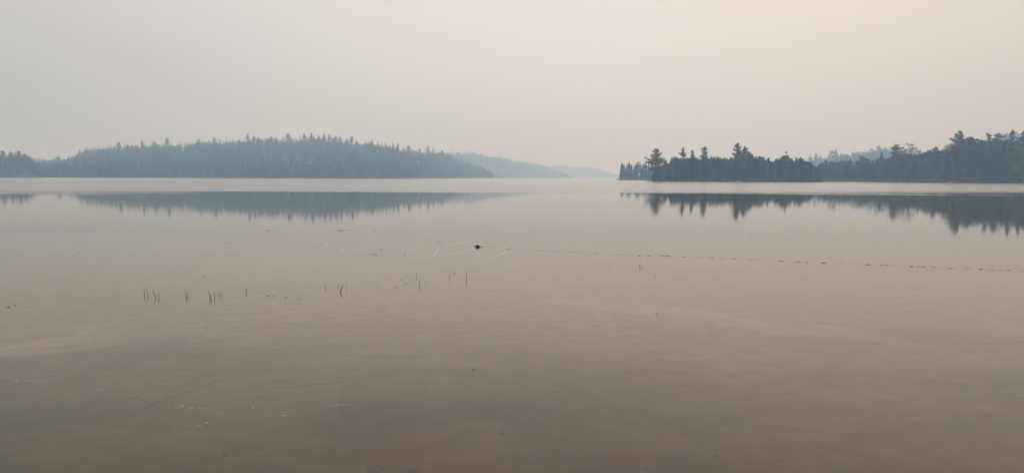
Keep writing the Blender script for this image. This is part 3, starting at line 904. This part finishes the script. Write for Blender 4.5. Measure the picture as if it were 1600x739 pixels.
# reeds: (waterline px, waterline py, [(dx, dy) up from it in pixels], radius mm, label)
REEDS = [(225.5, 462, [(.2, -5), (-.8, -10)], 3.0, 'left reed of the leftmost thin pair'),
         (231, 462, [(0, -5), (-1.5, -7), (-3, -10)], 3.2, 'right bent-tipped reed of the leftmost thin pair'),
         (243.3, 466, [(-1, -4), (-3, -8), (-3, -14)], 3.2, 'kinked left reed of the second pair from the left'),
         (248.5, 467, [(-.5, -5), (0, -10)], 3.2, 'shorter right reed of the second pair from the left'),
         (291, 465, [(.2, -4), (-.3, -9)], 4.2, 'single dark reed between the two reed clusters on the left'),
         (293, 464, [(1, -4), (1.5, -6)], 2.4, 'faint short reed leaning off the single dark reed'),
         (328.5, 466, [(-1, -5), (-2, -11)], 3.4, 'leftmost reed of the four-stem cluster'),
         (330.5, 468, [(-1, -4), (0, -8)], 3.6, 'second reed in the four-stem cluster'),
         (335.5, 467, [(-.2, -5), (0, -11)], 3.8, 'third and straightest reed in the four-stem cluster'),
         (343, 461, [(-1, -4), (0, -9)], 2.6, 'thin reed right of the four-stem cluster'),
         (346.5, 462, [(-.5, -3), (-.3, -6)], 2.4, 'shortest reed right of the four-stem cluster'),
         (385, 457, [(0, -3), (-1, -7), (-2, -8.5)], 3.0, 'lone reed with a bent tip right of the left reed clusters'),
         (508.5, 450, [(0, -3), (0, -6)], 3.0, 'short straight reed left of the bowed stem'),
         (532, 456, [(.6, -3), (2.2, -6), (5, -9.5)], 6.0, 'thick bowed stem making a bracket shape with its reflection'),
         (542, 450, [(0, -2), (-1.2, -4.5)], 2.8, 'tiny hooked reed beside the bowed stem'),
         (632, 397, [(-.2, -2), (.3, -4)], 3.8, 'tiny reed by the pointed pale loop'),
         (651, 432, [(-.2, -3), (0, -7)], 3.0, 'short reed standing behind the taller wavy one'),
         (655.2, 447, [(.3, -4), (1, -10)], 3.4, 'wavy reed left of the two straight centre reeds'),
         (702.5, 433, [(0, -4), (-.2, -8.5)], 3.0, 'thin straight reed left of the tallest centre reed'),
         (729, 438, [(-.3, -6), (0, -14.5)], 4.2, 'tallest straight reed in the centre'),
         (999.5, 417, [(0, -3), (.3, -5.5)], 4.0, 'dark short reed under the rope right of centre'),
         (1002, 419, [(0, -1.5), (0, -3)], 3.0, 'tiny reed right beside the dark short one under the rope'),
         (951.5, 418, [(0, -1), (.3, -2.6)], 3.4, 'barely visible stub of reed below the rope'),
         (1024.5, 430.5, [(0, -1.5), (-.2, -3)], 3.2, 'small lone stub of reed lower right of the dark short reed'),
         (532, 633, [(2, -14), (4.5, -32), (10, -47)], .7, 'hair-thin tall stem rising from the white froth in front')]
for x, y, seg, r, lab in REEDS:
    b = on_plane(x, y)
    k = b.y / F
    p3 = [(0, 0, -.06 - .0 * k), (0, 0, 0)] + [(dx * k, (.15 * dx) * k, -dy * k) for dx, dy in seg]
    p3 = smooth_curve(p3, 5)
    mb = MB(); mb.add(*tube(p3, np.linspace(r, r * .5, len(p3)) / 1000 * 1.5, 6))
    single('reed_stem', mb, M['reed'], b, lab, 'reed', 'reed stems standing in the shallows')

# floating flakes of leaf and bark
def flake(L, W, seed):
    g = np.random.default_rng(seed)
    n = 9; th = np.linspace(0, 2 * np.pi, n, endpoint=False)
    rr = g.uniform(.75, 1.1, n)
    ring = np.column_stack([np.cos(th) * rr * L, np.sin(th) * rr * W, .004 + .25 * W * np.abs(np.cos(th)) * g.uniform(.3, 1, n)])
    v = np.vstack([ring, ring + np.array([0, 0, .004]), [[0, 0, .002]], [[0, 0, .007]]])
    f = []
    for j in range(n):
        k = (j + 1) % n
        f += [(j, k, n + k), (j, n + k, n + j), (2 * n, k, j), (2 * n + 1, n + j, n + k)]
    return v, np.array(f)


BITS = [(420, 360.5, 5, 'dark flake alone left of the string of specks under the left hill reflection'), (521.5, 359, 2.6, 'upright-looking dark speck at the left end of the thin dark twig'),
        (542, 359.5, 2.4, 'speck at the right end of the thin dark twig'), (585, 360.3, 4, 'dark flake midway right of the thin twig'), (607, 361, 2.4, 'faint speck right of the midway flake'),
        (626, 362, 2.6, 'faint speck last in the row right of the twig'), (710, 363, 3, 'faint flake above the arching pale line'), (93, 356.5, 3, 'faint flake in the far left water, upper pair'),
        (123, 382, 2.6, 'left one of two faint specks above the small hooked line'), (134, 381.5, 2.6, 'right one of two faint specks above the small hooked line'), (323, 363.3, 4, 'faint double flake beyond the long slanting line'),
        (580, 397.5, 3, 'dark speck left of a small flake beneath the square-cornered line'), (587.5, 397.7, 4, 'small flake right of a dark speck beneath the square-cornered line'), (596, 390, 3, 'faint flake at the right end of the square-cornered line'),
        (681.5, 378.5, 2, 'first of three tiny specks in a row left of the float'), (686, 378.3, 2, 'middle of three tiny specks in a row left of the float'), (689, 379, 2, 'last of three tiny specks in a row left of the float'),
        (319, 432.3, 2.4, 'tiny speck above the four-stem reed cluster'), (418, 462.5, 3.4, 'dark chip right of the lone bent-tipped reed'), (428, 463, 2, 'tiny chip right of the dark chip'), (447, 464.5, 2.6, 'chip left of the pale-edged speck by the bowed stem'),
        (467, 467, 2.6, 'small chip midway to the bowed stem'), (528, 447.5, 2, 'tiny chip beside the top of the bowed stem'), (590, 446, 2.4, 'chip alone between the bowed stem and the wavy reed'), (629, 437.2, 2.6, 'chip left of the wavy reed, upper one'),
        (634, 443.5, 3.4, 'longer chip left of the wavy reed, lower one'), (666, 442, 2.4, 'chip just right of the wavy reed'), (710, 428, 3, 'chip between the two straight centre reeds'), (619, 448.8, 2.4, 'chip left below the wavy reed'),
        (1154, 357, 2.6, 'speck below the forked pines reflection'), (1174, 370.5, 3.6, 'dark flake in the bright water under the point reflection'), (1227, 371, 3, 'faint flake right of the dark flake under the point'),
        (1026, 491, 2.4, 'faint chip on the water above the pale sand streak'), (13, 480, 4.4, 'long brown flake at the far left edge'), (23, 477, 3.4, 'brown flake right of the long one at the far left edge'), (740, 577.5, 2.2, 'brown chip alone in the middle foreground')]
for k, (x, y, wpx, lab) in enumerate(BITS):
    b = on_plane(x, y); s = b.y / F
    mb = MB(); mb.add(*flake(wpx * s * .68, max(wpx * s * .42, .014), 700 + k))
    o = single('floating_flake', mb, M['leaf'], b, lab, 'flake', 'dead leaf flakes afloat', False); o.rotation_euler.z = random.uniform(-.4, .4)
b = on_plane(533, 360.7); b2 = on_plane(527, 360.7); b3 = on_plane(539, 360.4)
mb = MB(); mb.add(*tube([Vector(b2) - b, Vector((0, .02, .01)), Vector(b3) - b], [.004, .006, .004], 6))
single('floating_twig', mb, M['leaf'], b, 'thin dark twig floating flat under the left hill reflection', 'twig')

# white froth
FROTH = [(527, 632, 13, 'largest white froth patch, at the foot of the hair-thin stem'), (542, 632, 5, 'small froth patch just right of the largest one'), (445, 649, 8, 'ragged froth patch left of and below the largest one'), (436, 649.5, 3, 'dot of froth at the left of the ragged patch'),
         (283, 634, 4.5, 'bright froth dot at the head of a froth trail'), (276, 637, 4, 'froth fleck left of the bright dot'), (299, 637, 7, 'froth trail right of the bright dot'), (314, 638, 5, 'last flecks of the froth trail'), (322, 661, 6, 'froth fleck below the froth trail'), (312, 665, 4, 'faint froth fleck lower left of the fleck below the trail'),
         (395, 636.5, 5, 'faint froth between the trail and the largest patch'), (378, 598, 3, 'tiny froth dot above the trail'), (154, 608.5, 3.2, 'lone froth dot left of the sunken twig'), (25, 594.5, 4, 'left froth dot by the sunken stick at the left edge'), (41, 593.5, 4, 'right froth dot by the sunken stick at the left edge'),
         (866, 531.5, 9, 'white froth patch alone right of centre'), (1591, 618, 3.5, 'froth dot near the right edge')]
for k, (x, y, wpx, lab) in enumerate(FROTH):
    b = on_plane(x, y); s = b.y / F; g = np.random.default_rng(900 + k)
    mb = MB()
    for q in range(int(4 + wpx * 1.3)):
        dx = g.normal() * .33 * wpx * s; dy = g.normal() * .22 * wpx * s * 1.6
        rr = s * g.uniform(.25, .95) * (1.0 if wpx > 4 else .8)
        v, f = lumpy(rr * 1.4, rr * 1.2, rr * .6, 1000 + k * 40 + q, 8, 5); mb.add(v + np.array([dx, dy, rr * .2]), f)
    single('froth_patch', mb, M['foam'], b, lab, 'froth', 'froth flecks on the near water')

# sticks and stones on the bottom
STICKS = [([(223, 639), (259, 623), (304, 608), (340, 594), (358, 586)], 5.0, 'lower of two long thin sunken sticks on the left'), ([(256, 616), (291, 600), (340, 580), (388, 563)], 4.5, 'upper of two long thin sunken sticks on the left'),
          ([(431, 605.5), (470, 602.5), (505, 599.5), (536, 596.5)], 6.0, 'straight sunken stick above the largest froth patch'), ([(0, 596), (30, 593), (60, 589.5), (83, 587)], 6.5, 'sunken stick at the left edge by two froth dots'),
          ([(197, 621.5), (203, 622), (212, 620), (219, 616)], 7.0, 'short curved sunken twig below the lone froth dot'), ([(860, 611.5), (866, 611), (873, 612.5)], 6.0, 'small flat sunken twig right of centre'),
          ([(958, 636), (966, 639.5), (975, 644.5)], 6.0, 'short sunken twig slanting down right of centre'), ([(1075, 572), (1083, 573.5), (1092, 575)], 5.0, 'faint sunken twig upper right of the slanting one'),
          ([(1140, 588.5), (1150, 588), (1160, 588.5)], 5.0, 'faint flat sunken twig on the right'), ([(660, 610), (667, 611), (672, 611.5)], 4.0, 'faint sunken twig right of the largest froth patch')]
for pxs, rmm, lab in STICKS:
    q = []
    for a, b_ in smooth_curve(pxs, 5):
        z = -.3
        for _ in range(4):
            w_ = on_plane(a, b_, z); z = float(bed_z(np.array([w_.x]), np.array([w_.y]))[0]) + .02
        q.append(on_plane(a, b_, z))
    q = np.array(q); o0 = q.mean(0)
    q[:, 0] += rng.normal(size=len(q)) * .002
    mb = MB(); mb.add(*tube(q - o0, rmm / 1000 * 1.3 * np.linspace(1, .55, len(q)), 6))
    single('sunken_stick', mb, M['stick'], o0, lab, 'stick', 'sticks lying on the lake bottom')
STONES = [(352, 712, 12, 'dark oval stone at the lower left'), (585, 733, 28, 'largest dark stone at the bottom edge left of centre'), (650, 707, 5, 'small stone above right of the largest one'), (625, 713, 4, 'tiny stone close above the largest one'), (551, 724, 6, 'small stone left of the largest one'),
          (647, 736, 16, 'flat stone at the bottom edge right of the largest one'), (783, 676.5, 10, 'flat dark stone left of bottom centre'), (808, 635, 8, 'dark stone in the middle foreground'), (860, 651, 6, 'small stone right of the middle foreground one'), (1095, 638.5, 7, 'small stone on the right of the slanting twig'),
          (1012, 731, 9, 'dark stone at the bottom edge right of centre'), (832, 723, 14, 'broad faint stone at bottom centre'), (1380, 730.5, 6, 'small dark stone at the lower right'), (1213, 719, 8, 'dark stone on the rust-coloured bottom'), (895, 714, 7, 'faint stone right of bottom centre'),
          (1120, 713, 9, 'pale-edged stone left of the rust-coloured bottom'), (1345, 661, 5, 'small stone on the right near the rust patch')]
for k, (x, y, wpx, lab) in enumerate(STONES):
    z = -.25
    for _ in range(5):
        w_ = on_plane(x, y, z); z = float(bed_z(np.array([w_.x]), np.array([w_.y]))[0])
    s = w_.y / F
    mb = MB(); mb.add(*lumpy(wpx * s * .5, wpx * s * .55, wpx * s * .28, 1700 + k, 12, 8))
    single('sunken_stone', mb, M['stone'], (w_.x, w_.y, z + wpx * s * .06), lab, 'stone', 'stones on the lake bottom')

# ------------------------------------------------------------------ smoke haze
hz_m = bpy.data.materials.new('smoke_haze'); hz_m.use_nodes = True
nt = hz_m.node_tree; nt.nodes.clear()
o_ = nt.nodes.new('ShaderNodeOutputMaterial'); pv = nt.nodes.new('ShaderNodeVolumePrincipled')
pv.inputs['Color'].default_value = (.47, .71, 1.0, 1)
pv.inputs['Absorption Color'].default_value = (1, 1, 1, 1)
pv.inputs['Density'].default_value = .00077
pv.inputs['Anisotropy'].default_value = .4
nt.links.new(pv.outputs['Volume'], o_.inputs['Volume'])
x0, x1, y0, y1, z0, z1 = -4150, 4150, -90, 5400, -7, 120
bx = [(x, y, z) for z in (z0, z1) for y in (y0, y1) for x in (x0, x1)]
hz = link('haze', mesh_from('haze', bx, [(0, 2, 3, 1), (4, 5, 7, 6), (0, 1, 5, 4), (2, 6, 7, 3), (0, 4, 6, 2), (1, 3, 7, 5)]), None, hz_m)
tag(hz, 'thin wildfire smoke veiling the far shores', 'haze', kind='stuff')
